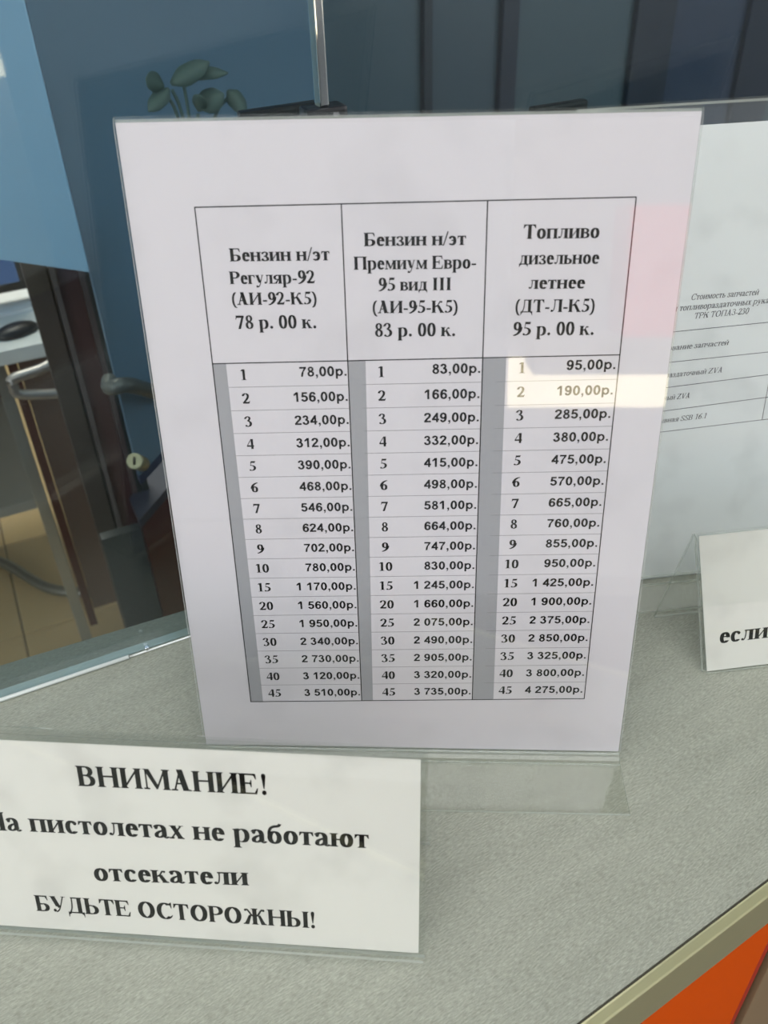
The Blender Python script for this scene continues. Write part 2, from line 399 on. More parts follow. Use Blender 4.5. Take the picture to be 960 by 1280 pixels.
    if c == 'з':
        p.bez([(60,380),(110,475),(330,490),(320,360),(315,270),(240,250),(150,245)],W*.75,T); p.bez([(150,245),(400,250),(430,-20),(190,k-4),(110,5),(70,60),(60,100)],W*.9,T); p.dot(85,100,46); p.dot(92,385,44); return 425
    if c in 'ий':
        p.stem(120,0,H); p.stem(455,0,H); p.poly((120+h-8,60),(120+h-8,140),(455-h+8,H-60),(455-h+8,H-140))
        if c == 'й': p.bez([(190,650),(220,540),(350,540),(380,650)],40,60)
        return 576
    if c == 'к':
        p.stem(120,0,H); p.bez([(170,240),(340,250),(300,400),(400,435)],50,T+12); p.dot(430,410,42); p.poly((240,255),(350,300),(530,0),(370,0)); p.slab(450,0,1,215); return 560
    if c == 'л':
        p.stem(405,0,H); p.rect(130,H-T,420,H); p.bez([(195,H-10),(195,220),(180,30),(90,30)],46,T); p.dot(68,60,52); p.rect(130,H-22,240,H); return 530
    if c == 'м':
        p.stem(560,0,H); p.thin(105,0,105,H,T); p.slab(105,0,1,160); p.poly((60,H),(200,H),(370,110),(310,0)); p.rect(40,H-22,140,H); p.thin(325,15,530,H-15,T+6); p.rect(490,H-22,650,H); return 690
    if c == 'н': p.stem(120,0,H); p.stem(455,0,H); p.rect(120,225,455,225+T+4); return 576
    if c in 'оo': O(250,226); return 500
    if c == 'п': p.stem(120,0,H); p.stem(455,0,H); p.rect(120,H-T,455,H); return 576
    if c in 'рp':
        p.rect(125-h,-205,125+h,H-30); p.slab(125,-205,1); p.poly((125-h-45,H-20),(125-h-45,H-45),(125-h,H-70),(125+h,H-70),(125+h,H+10))
        p.arc(310,228,215-h,242-k,-112,112,W,None,20); p.thin(190,30,270,4,34); p.thin(190,400,270,452,40); return 556
    if c == 'с': p.arc(240,226,212-h,240-k,40,320,W,None,20); p.dot(350,355,55); return 444
    if c == 'т':
        p.rect(235-h,0,235+h,H); p.slab(235,0,1); p.rect(25,H-T,445,H)
        for d in (-1,1): p.poly((235+d*210,H),(235+d*222,H-140),(235+d*196,H-140),(235+d*140,H-T-4),(235+d*90,H-T),(235+d*90,H))
        return 470
    if c == 'у':
        p.diag(255,60,120,H,W); p.rect(10,H-22,240,H); p.bez([(420,H-10),(310,160),(270,-160),(140,-165)],44,T+6); p.rect(340,H-22,490,H); p.dot(100,-140,60); return 500
    if c == 'х':
        p.diag(370,0,130,H,W*1.05); p.thin(70,10,390,H-10,T+4); p.slab(370,0,1,230); p.slab(80,0,1,150); p.rect(20,H-22,250,H); p.rect(310,H-22,470,H); return 500
    if c == 'ч':
        p.stem(410,0,H); p.stem(115,250,H,1,0); p.bez([(115,270),(115,170),(280,170),(400,235)],W*.8,T+6); return 530
    if c == 'ь':
        p.stem(120,0,H); p.rect(120,238,270,238+T); p.bez([(250,238+k),(450,238+k),(450,k),(250,k)],W*.95,T,10); p.rect(120,0,260,T); return 480
    if c == 'ы':
        p.stem(120,0,H); p.rect(120,238,260,238+T); p.bez([(230,238+k),(430,238+k),(430,k),(230,k)],W*.9,T,10); p.rect(120,0,240,T); p.stem(575,0,H); return 695
    if c == 'э':
        p.arc(195,226,212-h,240-k,-140,140,W,None,20); p.rect(150,215,350,215+T); p.dot(85,355,55); return 444
    if c == 'ю':
        p.stem(115,0,H); p.rect(115,225,320,225+T); O(500,210); return 735
    if c == 'я':
        p.stem(395,0,H); p.rect(240,H-T,395,H); p.bez([(250,H-k),(40,H-k),(40,215),(250,215)],W*.9,T,10); p.rect(250,200,395,200+T); p.poly((260,215),(330,215),(190,0),(60,0)); p.slab(90,0,1,150); return 520
    if c == 'Г':
        p.stem(130,0,H); p.rect(130,H-T,520,H); p.poly((525,H),(555,H-200),(525,H-200),(440,H-T),(400,H)); return 600
    raise KeyError(c)

def sans_glyph(c, p):
    """bold sans figures, 716 units tall"""
    p.W, p.T = 154, 126; W = 154; T = 126
    if c == ' ': return 278
    if c == '.': p.rect(70,0,208,138); return 278
    if c == ',': p.poly((70,0),(208,0),(208,138),(70,138)); p.poly((208,0),(208,20),(190,-90),(95,-160),(75,-110),(140,-60),(140,0)); return 278
    if c == '0': p.arc(278,353,238-73,365-59,0,360,W,T,30); return 556
    if c == '1': p.rect(250,0,394,716); p.poly((394,716),(250,716),(70,560),(70,430),(250,530)); return 556
    if c == '2':
        p.bez([(100,500),(110,640),(200,660),(280,660),(420,660),(480,540),(390,410),(320,320),(180,230),(115,70)],W,T,10); p.rect(32,0,512,128); return 556
    if c == '3':
        p.bez([(100,530),(120,640),(200,658),(270,658),(410,655),(450,420),(230,390)],W-10,T,10); p.bez([(230,372),(500,390),(490,60),(270,48),(170,48),(110,100),(95,200)],W,T,10); return 556
    if c == '4':
        p.rect(320,0,455,716); p.rect(25,145,530,270); p.poly((25,270),(25,200),(170,200),(420,600),(340,716)); return 556
    if c == '5':
        p.rect(120,585,480,706); p.poly((110,706),(240,706),(200,340),(60,330)); p.bez([(110,350),(200,470),(455,430),(450,235),(445,20),(150,0),(105,190)],W,T,10); return 556
    if c == '6':
        p.arc(288,228,236-73,240-59,0,360,W,T,24); p.bez([(120,240),(100,480),(170,660),(310,658),(400,655),(430,600),(440,520)],W,T,10); return 556
    if c == '7': p.rect(45,580,515,706); p.poly((515,706),(515,600),(330,330),(275,0),(135,0),(180,260),(360,590)); return 556
    if c == '8':
        p.arc(278,530,205-66,186-56,0,360,132,112,24); p.arc(278,200,235-70,212-58,0,360,140,116,24); return 556
    if c == '9':
        p.arc(268,480,236-73,240-59,0,360,W,T,24); p.bez([(436,468),(456,228),(386,48),(246,50),(156,53),(126,108),(116,188)],W,T,10); return 556
    if c == 'р': p.rect(66,-199,203,519); p.arc(330,259,242-70,270-58,-155,155,140,116,24); return 611
    raise KeyError(c)

class Print:
    """flat print on one sheet, gathered into one mesh per ink"""
    def __init__(s, plane, warp=None): s.pl = plane; s.V = []; s.F = []; s.warp = warp or (lambda x, y: (x, y))
    def add(s, pts, n=.05):
        b = len(s.V); s.V += [s.pl(*s.warp(x, y), n) for x, y in pts]; s.F.append(list(range(b, b+len(pts))))
    def rect(s, x0, y0, x1, y1, n=.05): s.add([(x0,y0),(x1,y0),(x1,y1),(x0,y1)], n)
    def line(s, x0, y0, x1, y1, w, n=.05):
        dx, dy = x1-x0, y1-y0; L = math.hypot(dx,dy); a, b = -dy/L*w/2, dx/L*w/2
        s.add([(x0+a,y0+b),(x0-a,y0-b),(x1-a,y1-b),(x1+a,y1+b)], n)
    def text(s, t, x0, x1, y, size=None, bold=True, slant=0.0, y1=None, align=None, n=.07):
        """set t with its baseline from (x0, y) to (x1, y1); size in mm per em"""
        gl_, x = [], 0
        for c in t:
            p = Pen(bold); a = glyph(c, p); gl_.append((x, p.polys)); x += a
        ink = [u+gx for gx, ps in gl_ for q in ps for u, v in q]; l, r = min(ink), max(ink)
        sy = size/1000 if size else (x1-x0)/(r-l)
        if x1 is not None: sx = (x1-x0)/(r-l); ox = x0-l*sx
        else: sx = sy; ox = x0-l*sx
        if align == 'r': sx = sy; ox = x0-r*sx
        if align == 'c': sx = sy; ox = x0-(l+r)/2*sx
        y1 = y if y1 is None else y1
        for gx, ps in gl_:
            for q in ps:
                pts = []
                for u, v in q:
                    X = ox+(u+gx+slant*v)*sx; k = 0 if x1 is None or x1 == x0 else (X-x0)/(x1-x0)
                    pts.append((X, y+(y1-y)*k+v*sy))
                s.add(pts, n)
    def sans(s, items, height, n=.07):
        """right aligned bold sans figures: items = [(text, right x, baseline y)], height of a figure in mm"""
        k = height/716
        for t, xr, y in items:
            gl_, x = [], 0
            for c in t:
                p = Pen(); a = sans_glyph(c, p); gl_.append((x, p.polys)); x += a
            r = max(u+gx for gx, ps in gl_ for q in ps for u, v in q)
            for gx, ps in gl_:
                for q in ps: s.add([(xr+(u+gx-r)*k, y+v*k) for u, v in q], n)
    def build(s, name, m, root):
        return reparent(mesh_obj(name, s.V, s.F, m), root)

# ================================================================ the room
def structure(o): o['kind'] = 'structure'; return o
WALLM = mat('painted_wall', (196,200,202), .8, var=.03, vscale=8)
CEILM = mat('ceiling_paint', (205,205,200), .85)
GROUT = mat('floor_grout', (92,84,70), .85)
TILE = mat('beige_floor_tile', (198,172,126), .35, var=.08, vscale=14)
FL = -0.95
floor = structure(wbox('floor', -3.3,3.3,-2.5,3.9, FL-.12, FL-.008, GROUT))
# tiles of 33 cm, laid square to the glass screen; each is a piece of the floor
tv = [(-.1635,-.1635,0),(.1635,-.1635,0),(.1635,.1635,0),(-.1635,.1635,0)]
tvs = [(x,y,-.008) for x,y,_ in tv]+[(x,y,-.0012) for x,y,_ in tv]+[(x*.985,y*.985,0) for x,y,_ in tv]
tf = [[8,9,10,11]]+[[i,(i+1)%4,4+(i+1)%4,4+i] for i in range(4)]+[[4+i,4+(i+1)%4,8+(i+1)%4,8+i] for i in range(4)]
tile0 = None
for i in range(-10,6):
    for j in range(-1,11):
        c = G(-.085+.33*(i+.5), 1.155+.33*(j-.5), FL)
        if not (-3.2 < c.x < 3.2 and -2.4 < c.y < 3.8): continue
        if tile0 is None:
            tile0 = mesh_obj('tile', tvs, tf, TILE, floor); o = tile0
        else:
            o = tile0.copy(); COL.objects.link(o); o.parent = floor
        o.location = c; o.rotation_euler = (0,0,math.atan2(GD.y,GD.x))
structure(wbox('ceiling', -3.6,3.6,-3.0,4.2, 1.9, 3.0, CEILM))
structure(wbox('wall_left', -3.5,-3.3,-2.7,4.1, FL-.1,1.9, WALLM))
structure(wbox('wall_back', -3.3,3.3,3.9,4.1, FL-.1,1.9, WALLM))
# right wall with a long window opening
q = [(-2.7,-2.1),(0.9,4.1)]
for nme, y0,y1,z0,z1 in (('wall_right',-2.7,-2.1,FL-.1,1.9),('wall_right_far',.9,4.1,FL-.1,1.9),('wall_right_sill',-2.1,.9,FL-.1,-.1),('wall_right_lintel',-2.1,.9,1.6,1.9)):
    structure(wbox(nme, 3.3,3.5,y0,y1,z0,z1, WALLM))
FRM = mat('window_frame_white', (215,216,214), .4)
for k in range(4):
    y = -2.1+1.0*k-.025*(k>0)
    structure(wbox('window_%d' % (k+1), 3.36,3.42, max(-2.1,y), min(.9,y+.05), -.1,1.6, FRM))
# front wall (behind the photographer) with a glazed entrance
for nme, x0,x1,z0,z1 in (('wall_front',-3.3,-3.0,FL-.1,1.9),('wall_front_pier',-1.6,.36,FL-.1,1.9),('wall_front_end',1.68,3.3,FL-.1,1.9),('wall_front_lintel',-3.0,-1.6,1.5,1.9),('wall_front_transom',.36,1.68,1.3,1.9),('wall_front_sill',-3.0,-1.6,FL-.1,-.1)):
    structure(wbox(nme, x0,x1,-2.7,-2.5,z0,z1, WALLM))
# forecourt outside, seen only as a reflection in the acrylic
PAVE = mat('forecourt_concrete', (205,196,168), .8, var=.06, vscale=3)
structure(wbox('ground', -14,14,-22,-2.7, FL-.3, FL-.02, PAVE))

# ---------------------------------------------------------------- service counter
e_in0, e_in1 = atz(721,1279), atz(960,1098)
TD = (e_in1-e_in0).normalized(); TN = Vector((TD.y,-TD.x,0))      # along the front edge, out towards the customer
b0, b1 = atz(0,832), atz(234,762); BD = (b1-b0).normalized()
fa, fb = e_in0-TD*.62, e_in0+TD*.95
ba, bb = b0-BD*.75, b0+BD*1.15
ctr = thing('service_counter', 'long service counter with grey-green laminate worktop and orange front', 'counter', (e_in0.x, e_in0.y, 0))
top = [fa, fb, bb, ba]
prism('worktop', [(p.x,p.y,-.032) for p in top], [(p.x,p.y,0) for p in top], COUNTER, ctr)
ALU = mat('champagne_aluminium_trim', (214,212,170), .28, metal=.75, var=.04, vscale=60)
LIP = mat('brushed_edge_band', (104,80,44), .7, metal=0, spec=.1)
DARKGAP = mat('dark_joint', (20,18,14), .9)
JOINT = mat('olive_joint', (64,62,50), .8)
def strip(name, o0, o1, z0, z1, m, bev=0, t0=-.6, t1=.93):
    P = e_in0+TN*o0+TD*t0
    return obox(name, P, TD, t1-t0, TN, o1-o0, z0, z1, m, ctr, bev)
strip('joint', .0001,.0010,-.03,-.0004, JOINT)
strip('edge_trim', .0010,.0062,-.034,.0006, ALU, .0009)
strip('edge_band', .0012,.0052,-.0275,-.034+.0339-.0020, LIP)
strip('edge_trim_lip', .0020,.0050,-.0290,-.0274, LIP)
ORANGE = mat('orange_fascia_panel', (202,76,0), .6, spec=.1, var=.03, vscale=5)
RED = mat('red_fascia_edge', (170,34,10), .4)
TAN = mat('tan_side_panel', (128,106,78), .6)
strip('fascia_panel', -.018,.0012,-.93,-.0275, ORANGE, .0008, -.6, .141)
strip('fascia_edge', -.018,-.0005,-.93,-.0275, RED, .0008, .1412, .1505)
strip('fascia_joint', -.018,-.006,-.93,-.0275, DARKGAP, 0, .1506, .1595)
strip('side_panel', -.018,.0002,-.93,-.0275, TAN, .0008, .1596, .93)
strip('plinth', -.03,-.019,FL+.0005,-.9, DARKGAP)
pb = [fa-TN*.02, fb-TN*.02, bb-GN*.01, ba-GN*.01]
CARC = mat('counter_carcass', (96,98,94), .7)
obox('back_panel', ba-BD*0+Vector((GN.x,GN.y,0))*-.02, BD, (bb-ba).length, GN, .018, -.93, -.033, CARC, ctr)

# ---------------------------------------------------------------- glass screen on the counter
scr = thing('glass_screen', 'clear tinted glass screen standing upright along the back of the counter', 'glass screen', tuple(G(.1,.002,0)))
def pane(name, u0, u1, d0, d1, z0, z1):
    o = gbox(name, u0,u1,d0,d1,z0,z1, GLS, scr)
    o.data.materials.append(GLE)
    for p in o.data.polygons:
        if abs(p.normal.dot(GN)) < .5: p.material_index = 1
    return o
pane('pane', -.75,.2145,0,.006,.0015,1.1)
pane('pane', .2185,1.02,0,.006,.0015,1.1)
CHR = mat('bright_chrome', (215,218,220), .12, metal=1)
BLKP = mat('black_plastic', (22,23,26), .4)
gbox('joint_strip', .2145,.2185,-.001,.007,.282,1.1, CHR, scr, .0006)
gbox('joint_foot', .2075,.2265,-.003,.009,.2665,.2815, BLKP, scr, .0015)
gbox('joint_post', .2145,.2185,-.001,.007,.0012,.2664, BLKP, scr)
tube('bottom_seal', [G(-.75,-.0016,.0015), G(.072,-.0016,.0015)], .0012, mat('white_highlight_bead', (225,230,225), .12, spec=1), scr, 10, False)  # bead coloured white to paint the bright highlight along the glass foot
tube('bottom_seal', [G(.0725,-.0012,.0010), G(1.0,-.0012,.0010)], .0006, mat('white_highlight_bead'), scr, 8, False)
tube('seal_screw', [G(.083,-.0012,.0022), G(.083,-.0012,.0042)], .0012, CHR, scr, 8, False)

# ================================================================ fuel price stand (main sign)
LEAN = math.radians(10)
UP = Vector((0, math.sin(LEAN), math.cos(LEAN)))
ONE = Plane((0,0,0), Vector((1,0,0)), UP)          # x across, y up the sheet, n towards the customer
sign = thing('price_stand', 'upright clear acrylic stand holding the fuel price table, tallest and nearest sheet', 'sign', (.106,0,0))
NN = ONE.n
fy = lambda p: p
# back pane bends forward at the bottom into the foot (path in up/forward coordinates)
pathb = [(.300,-.0012),(.2,-.0012),(.1,-.0012),(.006,-.0012),(.0028,-.0004),(.0014,.0022)]
def L_holder(P0, ex, up, H, foot, W, root, mats, fmats, t=.0016, gap=.0012):
    fw = Vector((up.x, up.y, 0)).normalized()*-1                # towards the customer
    z = Vector((0,0,1))
    # path in (fw, z) coordinates: down the leaning pane, round the bend, along the foot
    ln = math.atan2(math.hypot(up.x,up.y), up.z); c, s = math.cos(ln), math.sin(ln)
    pt = lambda h, g: (-h*s - g*c, h*c - g*s)                   # h up the sheet, g behind it
    path = [pt(H,gap), pt(H*.6,gap), pt(H*.3,gap), pt(.009,gap), pt(.0055,gap*.9), pt(.0032,gap*.2), (.0030,.0013), (.0052,.0009)]
    a = profile_sheet('back_pane', path, t, P0, ex, fw, z, 0, W, mats, root)
    b = profile_sheet('foot', [(.0052,.0009),(foot*.5,.0009),(foot,.0009)], t, P0, ex, fw, z, 0, W, fmats, root)
    return a, b
L_holder(Vector((0,0,0)), Vector((1,0,0)), UP, .300, .034, .212, sign, [ACR,ACE], [ACF,ACE])
# front pane with its folded top
path = [(.3012,-.0018),(.3022,-.0004),(.3014,.0009),(.2995,.0014),(.25,.0014),(.15,.0014),(.05,.0014),(.0035,.0014)]
profile_sheet('front_pane', path, .0014, Vector((0,0,0)), Vector((1,0,0)), UP, NN, 0, .212, [ACR,ACE], sign)
V = [ONE(x,y,n) for n in (-.12,0) for x,y in ((.3,4),(211.7,4),(211.7,300.9),(.3,300.8))]
reparent(mesh_obj('paper_sheet', V, [[3,2,1,0],[4,5,6,7],[0,1,5,4],[1,2,6,5],[2,3,7,6],[3,0,4,7]], PAPER), sign)
# -- the printed table; s = 0..1 across, y in mm, slightly skewed on the sheet as photographed
def warp(x, y):                                     # x 0..166, y in mm from table bottom on the left edge
    k = x/166
    lift = 5.0*k if y < 178 else 5.0*k + (y-178)/61*(-3.0*k)
    return (26.2+x*.998, 32.4+y+lift*(1-0.0) - max(0, 0))
def T(y):                                            # ruled heights follow the photograph
    return y
def warp(x, y):
    k = x/166
    y0 = 32.4+5.1*k; yh = 209.0+2.9*k; yt = 270.8+1.4*k
    Y = y0+(yh-y0)*y/176.6 if y <= 176.6 else yh+(yt-yh)*(y-176.6)/61.8
    return (26.2+x, Y)
HB, HT = 176.6, 238.4
pk = Print(ONE, warp)
X0, X1, X2, X3 = 0, 56.0, 110.9, 165.6
for x in (X0,X1,X2,X3): pk.line(x, 0, x, HT, .45)
for y in (0, HB, HT): pk.line(X0-.2, y, X3+.2, y, .45)
gk = Print(ONE, warp); fk = Print(ONE, warp)
gcols = [(X0,(5.6,6.2)),(X1,(7.3,5.6)),(X2,(9.4,10.4))]
for x,(wt,wb) in gcols: gk.add([(x+.2,.2),(x+wb,.2),(x+wt,HB-.2),(x+.2,HB-.2)], .03)
rows = 17; pit = HB/rows
for i in range(1,rows):
    y = HB-pit*i
    for (x,(wt,wb)),xe in zip(gcols,(X1,X2,X3)): fk.line(x+5.7, y, xe-.2, y, .22, .04)
litres = [1,2,3,4,5,6,7,8,9,10,15,20,25,30,35,40,45]
def fmt(v): s = str(v); return (s if len(s) < 4 else s[:-3]+' '+s[-3:])+',00р.'
prc = Print(ONE, warp)
items = []
for (unit, xr, xn) in ((78,X1-.7,12.5),(83,X2-.9,69.6),(95,X3-1.3,126.9)):
    for i, n in enumerate(litres):
        yb = HB-pit*(i+1)+3.1+(.7 if unit == 95 else .3)
        items.append((fmt(unit*n), xr, yb+ (.6 if i == 0 else 0)))
        pk.text(str(n), xn, xn, yb-.3, size=6.7, align='c')
for k in range(3):
    prc = Print(ONE, warp); prc.sans(items[k*17:(k+1)*17], 4.25); prc.build('price_lettering', INK, sign)
sub = Print(ONE)
for t,x0,x1,y,sz in (("Бензин н/эт",37.7,76.9,250.4,8.1),("Регуляр-92",36.8,70.6,241.6,8.0),("(АИ-92-К5)",37.0,70.8,233.3,7.9),("78 р. 00 к.",37.6,70.1,223.6,8.6),
      ("Бензин н/эт",90.3,129.4,255.6,8.1),("Премиум Евро-",86.1,133.4,246.7,8.1),("95 вид III",95.4,123.9,238.4,8.0),("(АИ-95-К5)",93.0,126.6,229.5,7.9),("83 р. 00 к.",93.7,125.8,220.0,8.6),
      ("Топливо",151.0,179.5,257.6,8.6),("дизельное",149.9,180.3,248.0,8.1),("летнее",154.0,175.7,238.6,8.1),("(ДТ-Л-К5)",149.3,180.1,229.4,8.2),("95 р. 00 к.",148.6,180.6,220.1,8.6)):
    sub.text(t, x0, x1, y, size=sz*.93)
gk.build('grey_column_print', GREY, sign); fk.build('row_line_print', INKG, sign)
pk.build('table_line_print', INK, sign); sub.build('heading_lettering', INK, sign)

# ================================================================ warning tent card in front
A = Vector((.1121,-.105,0)); TE = Vector((.9993,-.0384,0)).normalized(); TP = Vector((-TE.y,TE.x,0))
tent = thing('tent_card_holder', 'folded clear acrylic tent card with the white warning notice, lying lowest in front', 'sign', tuple(A+TP*.027-TE*.1))
def tent_holder(A, TE, TP, depth, h, L, root, over=0.0, t=.0016):
    Z = Vector((0,0,1)); X1_ = 0; hw = depth/2
    # inverted V with a small rounded fold
    f = lambda s: (hw*s, h*s)
    path = [(0.0008,.0006),(hw*.3,h*.3),(hw*.6,h*.6),(hw-.0022,h-.0075),(hw-.0012,h-.0028),(hw,h-.0012),(hw+.0012,h-.0028),(hw+.0022,h-.0075),(hw*1.4,h*.6),(hw*1.7,h*.3),(depth-.0008,.0006)]
    o = profile_sheet('holder_body', path, t, A, TE, TP, Z, -L, over, [ACR,ACE], root)
    return o
tent_holder(A, TE, TP, .0545, .1062, .210, tent, .0024)
fu = (TP*.02725+Vector((0,0,.1040))).normalized()
TF = Plane(A+TE*-.0, TE, fu)                        # negative x runs left from the right end
# outer cover sheet in front of the paper, its lower rim shows as a second line
profile_sheet('cover_pane', [(.0020,.0034),(.05,.0034),(.095,.0032),(.1040,.0026),(.1066,.0012)], .0013, A, TE, fu, TF.n, -.210, .0020, [ACR,ACE], tent)
V = [TF(x,y,n) for n in (1.5,1.65) for x,y in ((-208.6,4.6),(-.2,5.0),(-.1,104.4),(-208.6,103.6))]
reparent(mesh_obj('paper_sheet', V, [[3,2,1,0],[4,5,6,7],[0,1,5,4],[1,2,6,5],[2,3,7,6],[3,0,4,7]], PAPER2), tent)
tp = Print(TF)
for t,x0,x1,y,y1,sz in (("ВНИМАНИЕ!",-135.9,-59.9,83.3,83.9,15.0),("На",-179.2,-163.2,57.9,58.2,14.6),("пистолетах не работают",-159.9,-20.2,58.4,60.1,14.6),("отсекатели",-135.8,-70.0,33.9,36.6,14.6),("БУДЬТЕ ОСТОРОЖНЫ!",-164.3,-43.5,14.6,15.2,13.6)):
    tp.text(t, x0, x1, y, size=sz, y1=y1, n=1.70)
tp.build('warning_lettering', INK, tent)

# ================================================================ second price stand (spare parts), right rear
a2 = Vector((.2430,.1337,0)); E2 = Vector((.9871,.1603,0)).normalized(); P2 = Vector((-E2.y,E2.x,0))
U2 = P2*math.sin(LEAN)+Vector((0,0,math.cos(LEAN)))
O2 = a2-E2*.050
st2 = thing('parts_price_stand', 'clear acrylic stand with the parts price sheet, standing behind the fuel price stand', 'sign', tuple(O2+E2*.106))
L_holder(O2, E2, U2, .2715, .0285, .212, st2, [ACR,ACE], [ACF,ACE])
TW = Plane(O2, E2, U2)
profile_sheet('front_pane', [(.2722,-.0018),(.2732,-.0004),(.2724,.0009),(.2705,.0014),(.2,.0014),(.1,.0014),(.0035,.0014)], .0014, O2, E2, U2, TW.n, 0, .212, [ACR,ACE], st2)
V = [TW(x,y,n) for n in (-.12,0) for x,y in ((1.3,1.0),(210.6,1.0),(210.8,262.6),(1.0,262.4))]
reparent(mesh_obj('paper_sheet', V, [[3,2,1,0],[4,5,6,7],[0,1,5,4],[1,2,6,5],[2,3,7,6],[3,0,4,7]], PAPER3), st2)
s2 = Print(TW)
for t,x0,x1,y,y1,sz in (("Стоимость запчастей",67.1,104.7,175.7,175.7,4.9),("для топливораздаточных рукавов",53.3,117.5,170.2,170.8,4.9),("ТРК ТОПАЗ-230",69.9,100.4,165.3,165.7,4.9),
      ("Наименование запчастей",41.5,91.4,148.3,149.0,4.6),("раздаточный ZVA",57.0,90.0,132.9,133.4,4.6),("ный ZVA",57.2,72.7,119.4,119.8,4.6),("Разрывная SSB 16.1",47.5,83.9,105.6,106.4,4.6)):
    s2.text(t, x0, x1, y, size=sz, y1=y1, bold=False, slant=.24)
s2.build('parts_lettering', INKS, st2)
l2 = Print(TW)
for yl,yr in ((158.9,160.1),(141.7,143.0),(127.0,129.6),(113.0,115.9),(100.2,102.2)): l2.line(24, yl-(yr-yl)*.55, 190, yr+(yr-yl)*1.2, .35)
l2.line(118.6,129.5,118.0,102.2,.35); l2.line(24,158.2,24,99.0,.35); l2.line(190,162,190,104,.35)
l2.build('table_line_print', INKS, st2)

# ================================================================ second tent card, right edge
F3 = Vector((.2681,.0583,0)); E3 = Vector((math.cos(math.radians(10)),math.sin(math.radians(10)),0)); P3 = Vector((-E3.y,E3.x,0))
t3 = thing('tent_card_holder', 'small clear acrylic tent card with a cut-off note at the right edge', 'sign', tuple(F3+P3*.024+E3*.08))
prof = tent_holder(F3, E3, P3, .0470, .0828, -.16, t3)
# the front flap is cut in a little at the bottom, the fold and the back flap reach 11 mm further left
for v in prof.data.vertices:
    P = v.co; x = (P-F3).dot(E3); y = (P-F3).dot(P3)
    if x < .01: v.co = P - E3*.0107*min(1,max(0,y/.024))
u3 = (P3*.02425+Vector((0,0,.0828))).normalized(); TT = Plane(F3, E3, u3)
V = [TT(x,y,n) for n in (1.0,1.15) for x,y in ((1.6,1.4),(158,1.4),(158,84.0),(-8.4,84.0))]
reparent(mesh_obj('paper_sheet', V, [[3,2,1,0],[4,5,6,7],[0,1,5,4],[1,2,6,5],[2,3,7,6],[3,0,4,7]], PAPER2), t3)
V = [TT(x,y,n) for n in (1.3,2.3) for x,y in ((.9,.6),(159.6,.6),(159.6,84.8),(-9.2,84.8))]
reparent(mesh_obj('cover_pane', V, [[3,2,1,0],[4,5,6,7],[0,1,5,4],[1,2,6,5],[2,3,7,6],[3,0,4,7]], [ACR,ACE], None, [0,0,1,1,1,1]), t3)
n3 = Print(TT)
n3.text("если п", 7.5, None, 18.4, size=14.2, n=1.2)
n3.build('note_lettering', INK, t3)

# ================================================================ behind the glass: hanging blue cabinet with door
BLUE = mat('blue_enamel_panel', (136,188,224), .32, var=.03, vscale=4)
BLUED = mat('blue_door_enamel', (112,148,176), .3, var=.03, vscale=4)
BLUEX = mat('dark_blue_edge', (24,52,96), .4)
C0 = gl(atd(113,341,.5)); zc = C0.z; zb = gl(atd(160,600,.5)).z
AL = gl(atz(0,325,zc)); da = (Vector((AL.x,AL.y,0))-Vector((C0.x,C0.y,0))).normalized()
BE = gl(atz(205,552,zb)); CB = gl(atd(160,600,.5)); db = (Vector((BE.x,BE.y,0))-Vector((CB.x,CB.y,0))).normalized()
wd = lambda d: (GD*d.x+GN*d.y)
DA, DB = wd(da), wd(db)
CW = G(C0.x,C0.y,0); TH = (DA+DB).normalized()
cab = thing('blue_cabinet', 'tall blue enamelled cabinet hanging behind the glass screen, upper left', 'cabinet', (CW.x,CW.y,zc))
obox('side_panel', CW+DA*.0004, DA, .95, TH, .018, zc, 1.895, BLUE, cab, .002)
obox('door', CW, DB, .64, TH, .017, zb, 1.89, BLUED, cab, .002)
obox('bottom_rail', CW+DA*.0005, DB, .64, TH, .016, zb-.012, zb-.0005, BLUEX, cab, .001)
h0, h1 = gl(atd(137,487,.47)), gl(atd(215,480,.55))
HM = mat('brushed_steel_handle', (112,118,116), .4, metal=.4)
hp = CW+DB*-.0
tube('handle', [G(h0.x+.004,h0.y+.02,h0.z), G(h0.x+.002,h0.y+.004,h0.z), G(h0.x+.02,h0.y+.0,h0.z), G(h1.x,h1.y-.02,h1.z), G(h1.x+.08,h1.y+.06,h1.z-.004)], .0085, HM, cab)
lk = gl(atd(168,576,.47))
BRS = mat('pale_brass_lock', (176,172,140), .35, metal=.4)
LKP = G(lk.x,lk.y,lk.z)
tube('lock', [LKP, LKP+fwd*.03+Vector((0,0,-.002))], .0088, BRS, cab, 20, False)
tube('lock_slot', [LKP-fwd*.001-dwn*.004, LKP-fwd*.001+dwn*.004], .0013, BLKP, cab, 8, False)

# ---------------------------------------------------------------- dark framed rack of upright boards under it
rk = thing('board_rack', 'dark upright frame of narrow brown and grey boards below the blue cabinet', 'rack', tuple(G(.12,.53,FL)))
U = lambda x, y=335, d=.62: gl(atd(x,y,d)).x
bd = [(27,56,(78,68,62)),(57,60,(14,12,12)),(60.5,67.5,(104,94,92)),(68,96,(78,46,46)),(96.5,104,(92,78,76)),(104.5,112.5,(40,46,44))]
for i,(x0,x1,c) in enumerate(bd):
    gbox('board', U(x0), U(x1), .62+(.012 if i == 1 else (.004 if i in (3,) else 0)), .64, FL+.001, zc+.07, mat('board_%s' % ('brown','black','pale','maroon','taupe','slate')[i], c, .5, var=.08, vscale=20), rk, .0)
gbox('board', U(113)+.0005, U(122), .62, .64, FL+.001, zb-.015, mat('board_slate', (40,46,44), .5), rk)
gbox('base_rail', U(27), U(122), .641, .656, FL+.001, FL+.08, mat('board_slate'), rk)

